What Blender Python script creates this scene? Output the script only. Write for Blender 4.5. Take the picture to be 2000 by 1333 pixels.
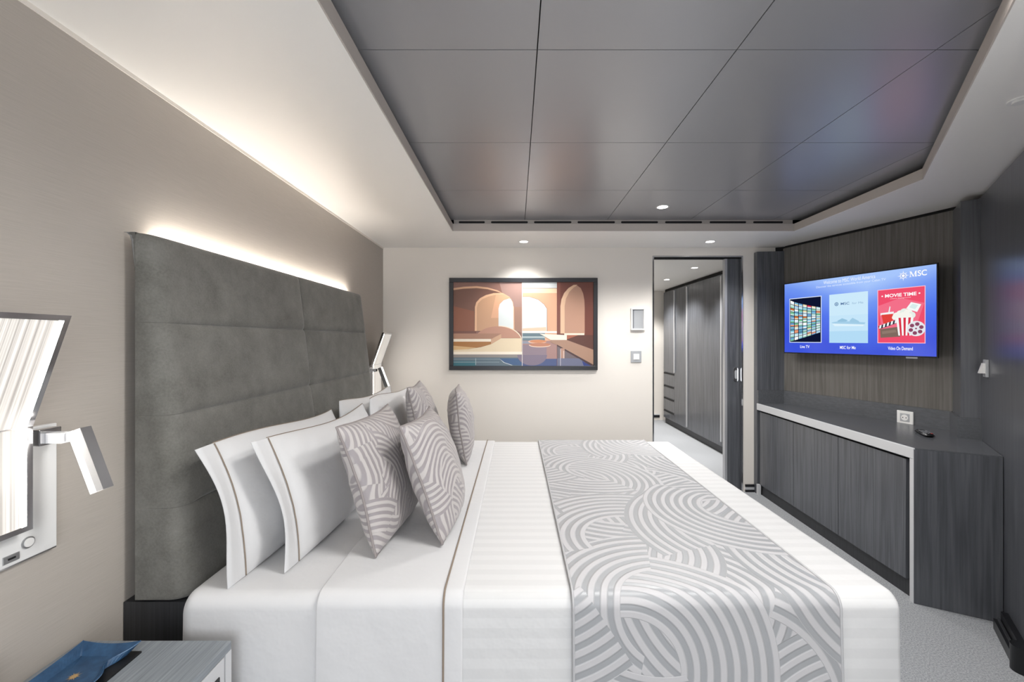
import bpy, bmesh, math, random
from mathutils import Vector, Matrix, noise
from mathutils.geometry import tessellate_polygon

for o in list(bpy.data.objects): bpy.data.objects.remove(o)
SC = bpy.context.scene
COL = SC.collection
random.seed(7)

# ------------------------------------------------------------------ camera
F = 829.0                       # focal length in pixels of the 2000 px wide frame
CAMZ = 1.308
cd = bpy.data.cameras.new('camera'); cam = bpy.data.objects.new('camera', cd); COL.objects.link(cam)
cam.location = (0, 0, CAMZ); cam.rotation_euler = (math.pi/2, 0, 0)
cd.sensor_width = 36; cd.lens = F/2000*36; cd.clip_start = .02
cd.shift_x = -8/2000; cd.shift_y = -2.5/2000
SC.camera = cam

# ------------------------------------------------------------------ world, big lights, exposure
w = bpy.data.worlds.new('world'); SC.world = w; w.use_nodes = True
w.node_tree.nodes['Background'].inputs[0].default_value = (.75, .85, 1, 1)
w.node_tree.nodes['Background'].inputs[1].default_value = .6
def area(name, loc, rot, sx, sy, power, col):
    l = bpy.data.lights.new(name, 'AREA'); l.shape = 'RECTANGLE'; l.size = sx; l.size_y = sy; l.energy = power; l.color = col
    o = bpy.data.objects.new(name, l); o.location = loc; o.rotation_euler = rot; COL.objects.link(o); return o
area('added_rear_daylight', (.05, -1.43, 1.08), (math.pi/2, 0, 0), 1.9, 1.75, 13.5, (.97, .985, 1))  # added fill from behind the camera, set at the made-up rear window
SC.view_settings.view_transform = 'Standard'; SC.view_settings.look = 'None'
EX = 1.12
SC.view_settings.exposure = EX; SC.view_settings.gamma = 1.0; SC.view_settings.use_curve_mapping = False
DOWN_COL = (1, .985, .965); WARM = (1, .935, .86)
P_WALLSPOT, P_TRAY, P_LED, P_CORR = 22.0, 62.0, 3.6, 60.0

# ------------------------------------------------------------------ materials
def lin(c):
    if isinstance(c, str):
        c = c.lstrip('#'); c = [int(c[i:i+2], 16) for i in (0, 2, 4)]
    return tuple(((v/255)/12.92 if v/255 <= .04045 else ((v/255+.055)/1.055)**2.4) for v in c) + (1,)
def base(name, col, rough=.5, metal=0, spec=.5, **kw):
    m = bpy.data.materials.new(name); m.use_nodes = True
    b = m.node_tree.nodes['Principled BSDF']
    b.inputs['Base Color'].default_value = lin(col); b.inputs['Roughness'].default_value = rough
    b.inputs['Metallic'].default_value = metal; b.inputs['Specular IOR Level'].default_value = spec
    for k, v in kw.items(): b.inputs[k.replace('_', ' ')].default_value = v
    return m
def emit(name, col, strength):
    m = bpy.data.materials.new(name); m.use_nodes = True; nt = m.node_tree; nt.nodes.clear()
    e = nt.nodes.new('ShaderNodeEmission'); e.inputs[0].default_value = lin(col); e.inputs[1].default_value = strength
    o = nt.nodes.new('ShaderNodeOutputMaterial'); nt.links.new(e.outputs[0], o.inputs[0]); return m
class N:
    """tiny node helper on one material"""
    def __init__(s, m): s.m = m; s.t = m.node_tree; s.b = s.t.nodes.get('Principled BSDF')
    def new(s, typ, **kw):
        n = s.t.nodes.new(typ)
        for k, v in kw.items(): setattr(n, k, v)
        return n
    def link(s, a, b): s.t.links.new(a, b)
    def coord(s, kind='Object', scale=(1, 1, 1), rot=(0, 0, 0)):
        c = s.new('ShaderNodeTexCoord'); mp = s.new('ShaderNodeMapping')
        mp.inputs['Scale'].default_value = scale; mp.inputs['Rotation'].default_value = rot
        s.link(c.outputs[kind], mp.inputs[0]); return mp.outputs[0]
    def noise(s, vec, scale, detail=3, rough=.5):
        n = s.new('ShaderNodeTexNoise'); n.inputs['Scale'].default_value = scale
        n.inputs['Detail'].default_value = detail; n.inputs['Roughness'].default_value = rough
        s.link(vec, n.inputs['Vector']); return n.outputs['Fac']
    def ramp(s, fac, stops):
        r = s.new('ShaderNodeValToRGB'); el = r.color_ramp.elements
        while len(el) < len(stops): el.new(.5)
        for e, (p, c) in zip(el, stops): e.position = p; e.color = lin(c)
        s.link(fac, r.inputs[0]); return r.outputs[0]
    def math(s, op, a, b=None, c=None):
        n = s.new('ShaderNodeMath', operation=op)
        for i, v in enumerate((a, b, c)):
            if v is None: continue
            if isinstance(v, (int, float)): n.inputs[i].default_value = v
            else: s.link(v, n.inputs[i])
        return n.outputs[0]
    def bump(s, h, strength, dist):
        b = s.new('ShaderNodeBump'); b.inputs['Strength'].default_value = strength; b.inputs['Distance'].default_value = dist
        s.link(h, b.inputs['Height']); s.link(b.outputs[0], s.b.inputs['Normal'])

def wood(name, dark, light, rough=.27, scale=(70, 70, 2.2), rot=(0, 0, 0), spec=.5, wave=True):
    m = base(name, dark, rough, spec=spec); n = N(m)
    v = n.coord('Object', scale, rot); a = n.noise(v, 1.6, 4, .6)
    v2 = n.coord('Object', tuple(s*.14 for s in scale), rot); b = n.noise(v2, 1.1, 2, .5)
    if wave:                                     # cathedral grain: iso-lines of a stretched noise
        f = n.math('SINE', n.math('MULTIPLY', b, 60.0)); f = n.math('MULTIPLY_ADD', f, .14, a)
    else: f = a
    n.link(n.ramp(f, [(.1, dark), (.95, light)]), n.b.inputs['Base Color'])
    n.bump(f, .06, .002); return m
M = {}
M['ash'] = wood('dark_ash_wood', '#45474c', '#66686d')
M['ash_tv'] = wood('tv_panel_wood', '#504d49', '#706d69')
M['ash_h'] = wood('dark_ash_wood_lengthwise', '#494b4f', '#626468', scale=(60, 3, 60), wave=False)
M['stand_top'] = wood('grey_wood_top', '#5f666d', '#a6acb1', rough=.3, scale=(120, 3, 120), wave=False)
M['ash_gloss'] = wood('dark_ash_wood_lacquered', '#404247', '#5f6166', rough=.28, spec=.9)
M['dark_wood'] = wood('black_wood', '#252629', '#3a3b3e', rough=.45, scale=(200, 200, 2))
m = base('woven_wallpaper', '#c6bdb3', .75, spec=.25); n = N(m)
f = n.noise(n.coord('Object', (14, 10, 420)), 1.0, 3, .6)
n.link(n.ramp(f, [(.3, '#b1aaa2'), (.7, '#b8b1a9')]), n.b.inputs['Base Color']); n.bump(f, .12, .002); M['wallpaper'] = m
M['wall_white'] = base('painted_wall', '#e8e2da', .65, spec=.3)
M['soffit'] = base('satin_ceiling', '#f2f0ec', .38, spec=.5)
M['lip'] = base('tray_lip', '#bdb5ae', .5)
M['ceil_panel'] = base('grey_ceiling_panel', '#a3a3a6', .30, metal=.4, spec=.5)
M['vent'] = base('vent_strip', '#a9a29c', .5)
M['black'] = base('black_recess', '#0c0c0e', .8)
M['chrome'] = base('chrome', '#d4d4d6', .12, metal=1)
M['steel'] = base('brushed_steel', '#b5b6b8', .32, metal=1)
M['plastic_white'] = base('white_plastic', '#e6e5e3', .35)
M['plastic_grey'] = base('silver_grey_plastic', '#a9abae', .35)
M['plastic_dark'] = base('dark_plastic', '#17181b', .35)
M['lacquer'] = base('pale_grey_lacquer', '#c9cacc', .35)
M['handle'] = base('pale_aluminium', '#c6c7ca', .35, metal=.6)
m = base('grey_carpet', '#8b8d90', .95, spec=.1); n = N(m)
f = n.noise(n.coord('Object', (1, 1, 1)), 170, 4, .75)
n.link(n.ramp(f, [(.32, '#7c7f83'), (.68, '#c3c5c8')]), n.b.inputs['Base Color']); n.bump(f, .6, .004); M['carpet'] = m
m = base('grey_velvet', '#66645f', .85, spec=.25); n = N(m)
f = n.noise(n.coord('Object', (1, 1, 1)), 9, 6, .65)
f2 = n.noise(n.coord('Object', (1, 1, 1)), 160, 2, .6)
n.link(n.ramp(n.math('MULTIPLY_ADD', f2, .3, n.math('MULTIPLY', f, .75)), [(.3, '#5a5954'), (.72, '#7c7b76')]), n.b.inputs['Base Color'])
n.b.inputs['Sheen Weight'].default_value = .35; n.b.inputs['Sheen Roughness'].default_value = .4
n.bump(f2, .15, .002); M['velvet'] = m
def linen(name, col, stripes=False):
    m = base(name, col, .6, spec=.3); n = N(m); n.b.inputs['Sheen Weight'].default_value = .15
    f = n.noise(n.coord('Object', (1, 1, 1)), 14, 3, .5)
    if stripes:
        c = n.new('ShaderNodeTexCoord'); sp = n.new('ShaderNodeSeparateXYZ'); n.link(c.outputs['Object'], sp.inputs[0])
        arc = n.math('ADD', sp.outputs[1], sp.outputs[2])
        s = n.math('SINE', n.math('MULTIPLY', arc, 2*math.pi/.056))
        s = n.math('MULTIPLY_ADD', s, 6.0, .5); s.node.use_clamp = True
        n.link(n.ramp(s, [(0, '#cecece'), (1, '#d3d3d3')]), n.b.inputs['Base Color'])
        r = n.math('MULTIPLY_ADD', s, -.08, .58); n.link(r, n.b.inputs['Roughness'])
    n.bump(f, .15, .02); return m
M['sheet'] = linen('white_linen', '#d2d2d3')
M['duvet'] = linen('striped_white_satin', '#f0f0f0', True)
M['piping_brown'] = base('taupe_piping', '#86786a', .7)
M['mattress'] = base('mattress_ticking', '#dddddd', .8)

def arc_fabric(name, period, tile, light, dark, rough_l, rough_d, seed, nlay=26, relief=.003):
    """woven pattern of overlapping bands of concentric arcs, laid out on the cloth's own UV metres"""
    rnd = random.Random(seed)
    m = base(name, light, .5); n = N(m)
    uv = n.new('ShaderNodeUVMap').outputs[0]
    k = 2*math.pi/period
    sep = n.new('ShaderNodeSeparateXYZ'); n.link(uv, sep.inputs[0])
    val = n.math('SINE', n.math('MULTIPLY', n.math('ADD', sep.outputs[0], n.math('MULTIPLY', sep.outputs[1], .7)), k*.85))
    for i in range(nlay):
        cx, cy = rnd.random()*tile, (i+rnd.random())/nlay*tile*3 % tile
        r2 = rnd.uniform(.30, .49)*tile; r1 = max(.13*tile, r2-rnd.choice([5, 6, 7, 8])*period)
        sub = n.new('ShaderNodeVectorMath', operation='SUBTRACT'); n.link(uv, sub.inputs[0]); sub.inputs[1].default_value = (cx, cy, 0)
        wr = n.new('ShaderNodeVectorMath', operation='WRAP'); n.link(sub.outputs[0], wr.inputs[0])
        wr.inputs[1].default_value = (tile/2,)*3; wr.inputs[2].default_value = (-tile/2,)*3
        ln = n.new('ShaderNodeVectorMath', operation='LENGTH'); n.link(wr.outputs[0], ln.inputs[0])
        L = ln.outputs['Value']
        mask = n.math('COMPARE', L, (r1+r2)/2, (r2-r1)/2)
        s2 = n.new('ShaderNodeVectorMath', operation='DOT_PRODUCT'); n.link(wr.outputs[0], s2.inputs[0])
        a = rnd.uniform(0, 2*math.pi); s2.inputs[1].default_value = (math.cos(a), math.sin(a), 0)
        mask = n.math('MULTIPLY', mask, n.math('GREATER_THAN', s2.outputs['Value'], rnd.uniform(-.10, .12)*tile))
        st = n.math('SINE', n.math('MULTIPLY', n.math('SUBTRACT', L, r1), k))
        mx = n.new('ShaderNodeMix'); n.link(mask, mx.inputs[0]); n.link(val, mx.inputs[2]); n.link(st, mx.inputs[3]); val = mx.outputs[0]
    h = n.math('MULTIPLY_ADD', val, 1.3, .55); h.node.use_clamp = True
    n.link(n.ramp(h, [(0, dark), (1, light)]), n.b.inputs['Base Color'])
    r = n.math('MULTIPLY_ADD', h, rough_l-rough_d, rough_d); n.link(r, n.b.inputs['Roughness'])
    n.bump(h, .55, relief); n.b.inputs['Sheen Weight'].default_value = .1
    return m
M['runner'] = arc_fabric('arc_jacquard', .036, 1.15, '#b9b8ba', '#999b9e', .6, .36, 3, relief=.004)
M['cushion'] = arc_fabric('arc_jacquard_cushion', .020, .64, '#b6b1af', '#938d8f', .6, .38, 11, relief=.002)
M['runner_hem'] = base('silver_hem', '#b4b4b6', .4)
m = base('blue_leather', '#234668', .42); n = N(m)
f = n.noise(n.coord('Object', (1, 1, 1)), 45, 4, .6); n.link(n.ramp(f, [(.3, '#1f3f60'), (.7, '#32587c')]), n.b.inputs['Base Color'])
n.bump(n.noise(n.coord('Object', (1, 1, 1)), 700, 2, .5), .2, .001); M['leather'] = m
M['leather_dark'] = base('dark_leather_underside', '#0e0f12', .5)
M['gold'] = base('gold_print', '#c9a877', .4, metal=.4)
m = base('white_marble', '#dedfe0', .22); n = N(m)
v = n.coord('Object', (1, 1, 1)); f = n.noise(v, 3.2, 5, .5)
f = n.math('ABSOLUTE', n.math('SUBTRACT', f, .5)); n.link(n.ramp(f, [(0, '#b4b3b1'), (.018, '#d6d6d5'), (.10, '#e2e2e1')]), n.b.inputs['Base Color']); M['marble'] = m
M['lamp_white'] = emit('lit_diffuser', '#fff8f0', 34.0)
M['lens'] = emit('downlight_lens', '#fffaf2', 8.0)
M['led'] = emit('led_strip_light', '#ffe9cf', 6.0)
M['stick'] = emit('reading_light_diffuser', '#fffaf4', 2.2)
def striped_glow():
    m = bpy.data.materials.new('ribbed_lit_acrylic'); m.use_nodes = True; n = N(m); b = n.b
    b.inputs['Base Color'].default_value = lin('#cfcac4'); b.inputs['Roughness'].default_value = .25
    v = n.coord('Object', (1, 160, .01)); f = n.noise(v, 1.0, 3, .7)
    r = n.ramp(f, [(.40, '#2e2b28'), (.68, '#fffaf2')])
    n.link(r, b.inputs['Emission Color']); b.inputs['Emission Strength'].default_value = .42
    return m
M['ribbed'] = striped_glow()
M['canvas_side'] = base('canvas_edge', '#3a332f', .6)
M['frame_black'] = base('black_picture_frame', '#26262a', .32)
M['tv_black'] = base('tv_bezel', '#0b0c10', .3)
M['glass'] = base('window_glass', '#ffffff', .02, Transmission_Weight=1.0, Alpha=.25)

# ------------------------------------------------------------------ mesh helpers
def mesh_obj(name, verts, faces, mat, parent=None, smooth=False, uvs=None):
    me = bpy.data.meshes.new(name); me.from_pydata([tuple(v) for v in verts], [], faces); me.update()
    if mat is not None: me.materials.append(mat)
    if uvs is not None:
        lay = me.uv_layers.new(name='UVMap')
        for l in me.loops: lay.data[l.index].uv = uvs[l.vertex_index]
    if smooth: me.polygons.foreach_set('use_smooth', [True]*len(me.polygons))
    o = bpy.data.objects.new(name, me); COL.objects.link(o)
    if parent is not None: o.parent = parent
    return o
def bm_obj(name, bm, mat, parent=None, smooth=False):
    me = bpy.data.meshes.new(name); bm.normal_update(); bm.to_mesh(me); bm.free()
    for mm in (mat if isinstance(mat, list) else [mat]): me.materials.append(mm)
    if smooth: me.polygons.foreach_set('use_smooth', [True]*len(me.polygons))
    o = bpy.data.objects.new(name, me); COL.objects.link(o)
    if parent is not None: o.parent = parent
    return o
def add_prism(bm, pts, z0, z1):
    a = 0
    for i in range(len(pts)):
        x0, y0 = pts[i][:2]; x1, y1 = pts[(i+1) % len(pts)][:2]; a += x0*y1-x1*y0
    if a < 0: pts = pts[::-1]
    lo = [bm.verts.new((p[0], p[1], z0)) for p in pts]; hi = [bm.verts.new((p[0], p[1], z1)) for p in pts]
    bm.faces.new(lo[::-1]); bm.faces.new(hi)
    for i in range(len(pts)):
        j = (i+1) % len(pts); bm.faces.new((lo[i], lo[j], hi[j], hi[i]))
def prism(name, pts, z0, z1, mat, parent=None, bevel=0, seg=2):
    bm = bmesh.new(); add_prism(bm, list(pts), z0, z1)
    if bevel: bmesh.ops.bevel(bm, geom=bm.edges[:], offset=bevel, segments=seg, affect='EDGES', profile=.5)
    return bm_obj(name, bm, mat, parent, smooth=False)
def rect(x0, x1, y0, y1): return [(x0, y0), (x1, y0), (x1, y1), (x0, y1)]
def box(name, x0, x1, y0, y1, z0, z1, mat, parent=None, bevel=0, seg=2):
    return prism(name, rect(x0, x1, y0, y1), z0, z1, mat, parent, bevel, seg)
def tube(name, pts, r, mat, parent=None, closed=False, sides=8):
    pts = [Vector(p) for p in pts]; n = len(pts); verts = []; faces = []
    prev = None
    for i, p in enumerate(pts):
        t = (pts[(i+1) % n]-pts[i-1]) if closed else (pts[min(i+1, n-1)]-pts[max(i-1, 0)])
        if t.length < 1e-9: t = Vector((0, 0, 1))
        t.normalize()
        u = prev if prev is not None else (Vector((0, 0, 1)) if abs(t.z) < .9 else Vector((1, 0, 0)))
        u = (u - t*u.dot(t)); u.normalize(); prev = u; v = t.cross(u)
        for k in range(sides):
            a = 2*math.pi*k/sides; verts.append(p + (u*math.cos(a)+v*math.sin(a))*r)
    for i in range(n if closed else n-1):
        for k in range(sides):
            a, b = i*sides+k, i*sides+(k+1) % sides; c, d = ((i+1) % n)*sides+(k+1) % sides, ((i+1) % n)*sides+k
            faces.append((a, b, c, d))
    if not closed: faces += [tuple(range(sides))[::-1], tuple((n-1)*sides+k for k in range(sides))]
    return mesh_obj(name, verts, faces, mat, parent, True)
def disc(name, c, r, h, mat, parent=None, axis='z', seg=32, bevel=0):
    bm = bmesh.new(); bmesh.ops.create_cone(bm, cap_ends=True, segments=seg, radius1=r, radius2=r, depth=h)
    rot = {'z': Matrix(), 'x': Matrix.Rotation(math.pi/2, 4, 'Y'), 'y': Matrix.Rotation(math.pi/2, 4, 'X')}[axis]
    bmesh.ops.transform(bm, matrix=Matrix.Translation(c) @ rot, verts=bm.verts)
    if bevel: bmesh.ops.bevel(bm, geom=[e for e in bm.edges if e.calc_face_angle(0) > 1], offset=bevel, segments=2, affect='EDGES')
    return bm_obj(name, bm, mat, parent)
def ring(name, c, r0, r1, h, mat, parent=None, seg=32):
    vs, fs = [], []
    for i in range(seg):
        a = 2*math.pi*i/seg
        for r, z in ((r0, 0), (r1, 0), (r1, h), (r0, h)): vs.append((c[0]+r*math.cos(a), c[1]+r*math.sin(a), c[2]+z))
    for i in range(seg):
        j = (i+1) % seg
        for k in range(4):
            l = (k+1) % 4; fs.append((i*4+k, i*4+l, j*4+l, j*4+k))
    return mesh_obj(name, vs, fs, mat, parent, False)
def empty(name, loc=(0, 0, 0), rz=0):
    o = bpy.data.objects.new(name, None); o.empty_display_size = .1; o.location = loc; o.rotation_euler = (0, 0, rz); COL.objects.link(o); return o
def tag(o, label, cat, group=None):
    o['label'] = label; o['category'] = cat
    if group: o['group'] = group
    return o
def struct(o, label=None, cat=None):
    o['kind'] = 'structure'
    if label: o['label'] = label
    if cat: o['category'] = cat
    return o
def world_child(o, parent):
    """parent a mesh given in world coordinates to an empty that stands elsewhere"""
    o.parent = parent; o.matrix_parent_inverse = Matrix.Translation(parent.location).inverted(); return o
def spot(name, loc, power, angle, blend=.6, col=DOWN_COL, size=.16, parent=None):
    l = bpy.data.lights.new(name, 'SPOT'); l.energy = power; l.spot_size = math.radians(angle); l.spot_blend = blend
    l.color = col; l.shadow_soft_size = size
    o = bpy.data.objects.new(name, l); o.location = loc; COL.objects.link(o)
    if parent: o.parent = parent
    return o

# ------------------------------------------------------------------ the room
XL, YB, ZC = -1.144, 3.65, 2.10                 # bed wall, picture wall, soffit height
YF = -1.5                                       # unseen wall behind the camera, holding the added window
WD = Vector((.617, .787)); WN = Vector((-.787, .617))     # along the oblique wall, and out of it into the room
WA = Vector((2.507, 2.29))                      # a point on the oblique wall
struct(box('floor', -1.35, 3.3, YF-.1, 7.0, -.05, 0, M['carpet']), 'grey carpet floor running through the doorway', 'floor')
struct(box('wall_left', XL-.1, XL, YF-.1, YB+.1, 0, 2.3, M['wallpaper']), 'beige woven wallpaper wall behind the headboard', 'wall')
struct(box('trim_1', XL, XL+.004, YF, YB, ZC-.012, ZC, M['wall_white']), 'thin pale strip under the ceiling on the bed wall', 'trim')
# picture wall with the doorway (pocket for the sliding door in its thickness)
DX0, DX1, DZ = 1.172, 1.948, 2.03
bm = bmesh.new()
add_prism(bm, rect(XL, DX0, YB, YB+.1), 0, 2.3)
add_prism(bm, rect(DX0, DX1, YB, YB+.1), DZ, 2.3)
add_prism(bm, rect(DX1, 2.9, YB, YB+.02), 0, 2.3)
add_prism(bm, rect(DX1, 2.3, YB+.08, YB+.1), 0, 2.3)
wb = struct(bm_obj('wall_back', bm, M['wall_white']), 'off-white wall that carries the framed painting', 'wall')
struct(box('baseboard_back', XL+.01, DX0-.02, YB-.012, YB, 0, .07, M['plastic_dark']), 'dark skirting board below the framed painting', 'baseboard')
bb = struct(box('baseboard_doorway', DX1+.02, 2.06, YB-.012, YB, .045, .065, M['plastic_dark']), 'short double skirting strip beside the sliding door', 'baseboard')
box('strip', DX1+.02, 2.06, YB-.012, YB, 0, .02, M['plastic_dark'], bb)
box('strip', DX1+.02, 2.06, YB-.006, YB, .02, .045, M['lacquer'], bb)
# wall behind the camera, with a window added to light the room
bm = bmesh.new()
add_prism(bm, rect(XL, -.95, YF-.1, YF), 0, 2.3); add_prism(bm, rect(1.05, 1.35, YF-.1, YF), 0, 2.3)
add_prism(bm, rect(-.95, 1.05, YF-.1, YF), 0, .15); add_prism(bm, rect(-.95, 1.05, YF-.1, YF), 2.02, 2.3)
struct(bm_obj('wall_front', bm, M['wall_white']), 'off-white wall around the added window behind the viewer', 'wall')
wn = struct(empty('added_window', (.05, YF-.05, .15)), 'window added behind the viewer to light the room', 'window')
for nm, a in (('window_frame', (-.95, 1.05, YF-.08, YF-.02, .15, .2)), ('window_frame', (-.95, 1.05, YF-.08, YF-.02, 1.97, 2.02)),
              ('window_frame', (-.95, -.9, YF-.08, YF-.02, .2, 1.97)), ('window_frame', (1.0, 1.05, YF-.08, YF-.02, .2, 1.97)), ('mullion', (.02, .08, YF-.08, YF-.02, .2, 1.97))):
    world_child(box(nm, *a, M['plastic_white']), wn)
world_child(box('pane', -.9, .02, YF-.055, YF-.045, .2, 1.97, M['glass']), wn)
world_child(box('pane', .08, 1.0, YF-.055, YF-.045, .2, 1.97, M['glass']), wn)
# oblique dark wood wall and the stretch behind the camera
w0 = WA + WD*.19; w1 = Vector((1.25, WA.y-(WA.x-1.25)*WD.y/WD.x))
bk = -WN*.1
wr = struct(prism('wall_right', [w0, w1, w1+bk, w0+bk], 0, ZC-.022, M['ash_gloss']), 'oblique dark ash wood wall beside the television corner', 'wall')
struct(prism('trim_2', [w0-WN*.02, w1-WN*.02, w1+bk, w0+bk], ZC-.022, 2.3, M['black']), 'black shadow gap above the oblique wood wall', 'trim')
struct(box('wall_right_rear', 1.25, 1.35, YF-.1, w1.y+.05, 0, 2.3, M['wall_white']), 'off-white wall behind the viewer', 'wall')
# skirting of the oblique wall: a channelled dark profile with a rounded end
b0 = WA - WD*.50; b1 = WA - WD*.80
br = struct(prism('baseboard_right', [b0, b1, b1+WN*.022, b0+WN*.022], .0, .085, M['plastic_dark']), 'channelled black skirting along the oblique wood wall', 'baseboard')
prism('ledge', [b0+WN*.022, b1+WN*.022, b1+WN*.045, b0+WN*.045], .0, .045, M['plastic_dark'], br)
prism('metal_strip', [b0+WN*.026, b1+WN*.026, b1+WN*.034, b0+WN*.034], .045, .052, M['steel'], br)
e = b1+WN*.02
disc('end_cap', (e.x, e.y, .05), .035, .1, M['plastic_dark'], br)
# television wall
T0, T1 = Vector((2.255, 3.585)), Vector((2.61, 2.47))
TD = (T1-T0).normalized(); TN = Vector((TD.y, -TD.x))        # TN points into the room
if TN.x > 0: TN = -TN
wt = struct(prism('wall_television', [T0, T1, T1-TN*.08, T0-TN*.08], 0, ZC-.022, M['ash_tv']), 'grey-brown wood panel wall behind the television', 'wall')
struct(prism('trim_3', [T0-TN*.02, T1-TN*.02, T1-TN*.08, T0-TN*.08], ZC-.022, 2.3, M['black']), 'black shadow gap above the television wall', 'trim')
struct(prism('trim_4', [(2.045, 3.60), (2.262, 3.575), (2.262, YB), (2.045, YB)], 0, 2.055, M['ash']), 'dark wood pilaster between doorway wall and television', 'trim')
pa = WA; pb = WA+WN*.076; pc = pb+WD*.225; pd = pa+WD*.225
struct(prism('trim_5', [pa, pb, pc, pd], 0, ZC-.03, M['ash_gloss']), 'dark wood pilaster between television and oblique wall', 'trim')
# filler behind the corner so that the room is closed
struct(prism('wall_corner', [(2.2, YB+.02), (2.9, YB+.02), (3.2, 2.2), (2.75, 2.2), (2.75, 3.3)], 0, 2.3, M['black']), 'hidden corner behind the television wall', 'wall')

# ceiling: white soffit slab with a recessed tray of grey panels
tray = [(-.465, .08), (1.02, .08), (1.02, .80), (2.01, 2.095), (2.03, 3.097), (-.465, 3.097)]
outer = [(XL-.1, YF-.1), (2.95, YF-.1), (2.95, YB+.05), (XL-.1, YB+.05)]
def slab(z0, z1):
    pts = outer+tray; tri = tessellate_polygon([[Vector((*p, 0)) for p in outer], [Vector((*p, 0)) for p in tray]])
    n = len(pts); vs = [(*p, z0) for p in pts]+[(*p, z1) for p in pts]; fs = []
    for t in tri:
        a = [Vector(pts[i]) for i in t]; cr = (a[1]-a[0]).cross(a[2]-a[0])
        t = list(t) if cr > 0 else list(t)[::-1]
        fs.append(tuple(t[::-1])); fs.append(tuple(i+n for i in t))
    for loop in (list(range(4)), list(range(4, n))):
        for i in range(len(loop)):
            a, b = loop[i], loop[(i+1) % len(loop)]; fs.append((a, b, b+n, a+n))
    return vs, fs
vs, fs = slab(ZC, ZC+.052)
ceil = struct(mesh_obj('ceiling', vs, fs, M['soffit']), 'white satin soffit around a recessed grey panel tray', 'ceiling')
# facing of the tray edge
lv, lf = [], []
for i in range(len(tray)):
    a, b = Vector(tray[i]), Vector(tray[(i+1) % len(tray)]); d = (b-a).normalized(); nn = Vector((-d.y, d.x))
    prism('lip', [a, b, b+nn*.004, a+nn*.004], ZC+.0015, ZC+.054, M['lip'], ceil)
ZP = 2.185
xs = [-.60, -.54, .064, .667, 1.27, 1.873, 2.20]; ys = [-.02, .077, .68, 1.283, 1.888, 2.49, 3.112]
for i in range(len(xs)-1):
    for j in range(len(ys)-1):
        g = .0017
        box('panel', xs[i]+g, xs[i+1]-g, ys[j]+g, ys[j+1]-g, ZP, ZP+.018, M['ceil_panel'], ceil)
box('void_cover', XL-.1, 2.95, YF-.1, YB+.05, 2.26, 2.30, M['black'], ceil)
vent = box('vent_strip', -.455, 2.02, 3.100, 3.112, ZC+.056, ZP-.001, M['vent'], ceil)
for (a, b) in ((896, 947), (959, 1031), (1043, 1116), (1128, 1201), (1213, 1285), (1299, 1371), (1386, 1457), (1471, 1529)):
    x0, x1 = (a-1008)/F*3.1, (b-1008)/F*3.1; zc, hh = ZC+.0665, .0075
    pts = []
    for k in range(13):
        t = math.pi*k/12; pts.append((x1-hh+hh*math.sin(t), zc-hh*math.cos(t)))
    for k in range(13):
        t = math.pi*k/12; pts.append((x0+hh-hh*math.sin(t), zc+hh*math.cos(t)))
    mesh_obj('slot', [(x, 3.0985, z) for x, z in pts]+[(x, 3.101, z) for x, z in pts],
             [tuple(range(26))]+[(i, (i+1) % 26, 26+(i+1) % 26, 26+i) for i in range(26)], M['black'], vent)

# recessed downlights
def downlight(x, y, z, label, power, angle, group, r=.042, s=None):
    t = tag(empty('downlight', (x, y, z)), label, 'downlight', group)
    ring('trim_ring', (0, 0, -.003), r*.78, r, .006, M['plastic_white'], t)
    disc('lens', (0, 0, -.0005), r*.78, .004, M['lens'], t)
    spot('downlight_beam', (0, 0, -.012), power, angle, .5, parent=t)
    return t
downlight(.062, 3.42, ZC, 'round downlight in the soffit above the framed painting', P_WALLSPOT, 125, 'cabin downlights')
downlight(1.563, 3.42, ZC, 'round downlight in the soffit above the doorway', P_WALLSPOT, 125, 'cabin downlights')
downlight(.965, 2.797, ZP, 'round downlight set in the grey ceiling panels', P_TRAY*.85, 140, 'cabin downlights')
downlight(.365, .98, ZP, 'added round downlight in the tray over the viewer, bed side', P_TRAY*.58, 165, 'cabin downlights')  # this and the next are unseen, added to light bed and pillows
downlight(.965, .98, ZP, 'added round downlight in the tray over the viewer, wall side', P_TRAY*.58, 165, 'cabin downlights')
sp = tag(empty('ceiling_sprinkler', (1.665, 1.40, ZC)), 'small round white fitting on the soffit before the oblique wall', 'sprinkler')
ring('flange', (0, 0, -.004), .018, .032, .005, M['plastic_white'], sp); disc('cover', (0, 0, -.006), .02, .008, M['plastic_white'], sp)

# doorway: chrome frame and sliding door half in its pocket
fr = struct(empty('door_frame', (DX0, YB, 0)), 'thin chrome frame lining the doorway', 'door frame')
for a in ((DX0, DX0+.012, YB-.006, YB+.1, 0, DZ), (DX1-.012, DX1, YB-.006, YB+.012, 0, DZ), (DX0+.012, DX1-.012, YB-.006, YB+.03, DZ-.012, DZ),
          (DX0+.012, DX1-.012, YB+.03, YB+.075, DZ-.004, DZ), (DX0+.012, DX1-.012, YB+.075, YB+.1, DZ-.012, DZ)):
    world_child(box('jamb', *a, M['chrome']), fr)
world_child(box('track', DX0+.012, DX1, YB+.032, YB+.073, DZ-.02, DZ-.004, M['black']), fr)
dr = struct(empty('door_1', (1.81, YB+.05, 0)), 'dark wood sliding door half drawn into its wall pocket', 'door')
world_child(box('slab', 1.832, 2.28, YB+.034, YB+.072, .01, DZ-.02, M['ash']), dr)
world_child(box('edge_strip', 1.812, 1.832, YB+.033, YB+.073, .01, DZ-.02, M['handle']), dr)
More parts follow.
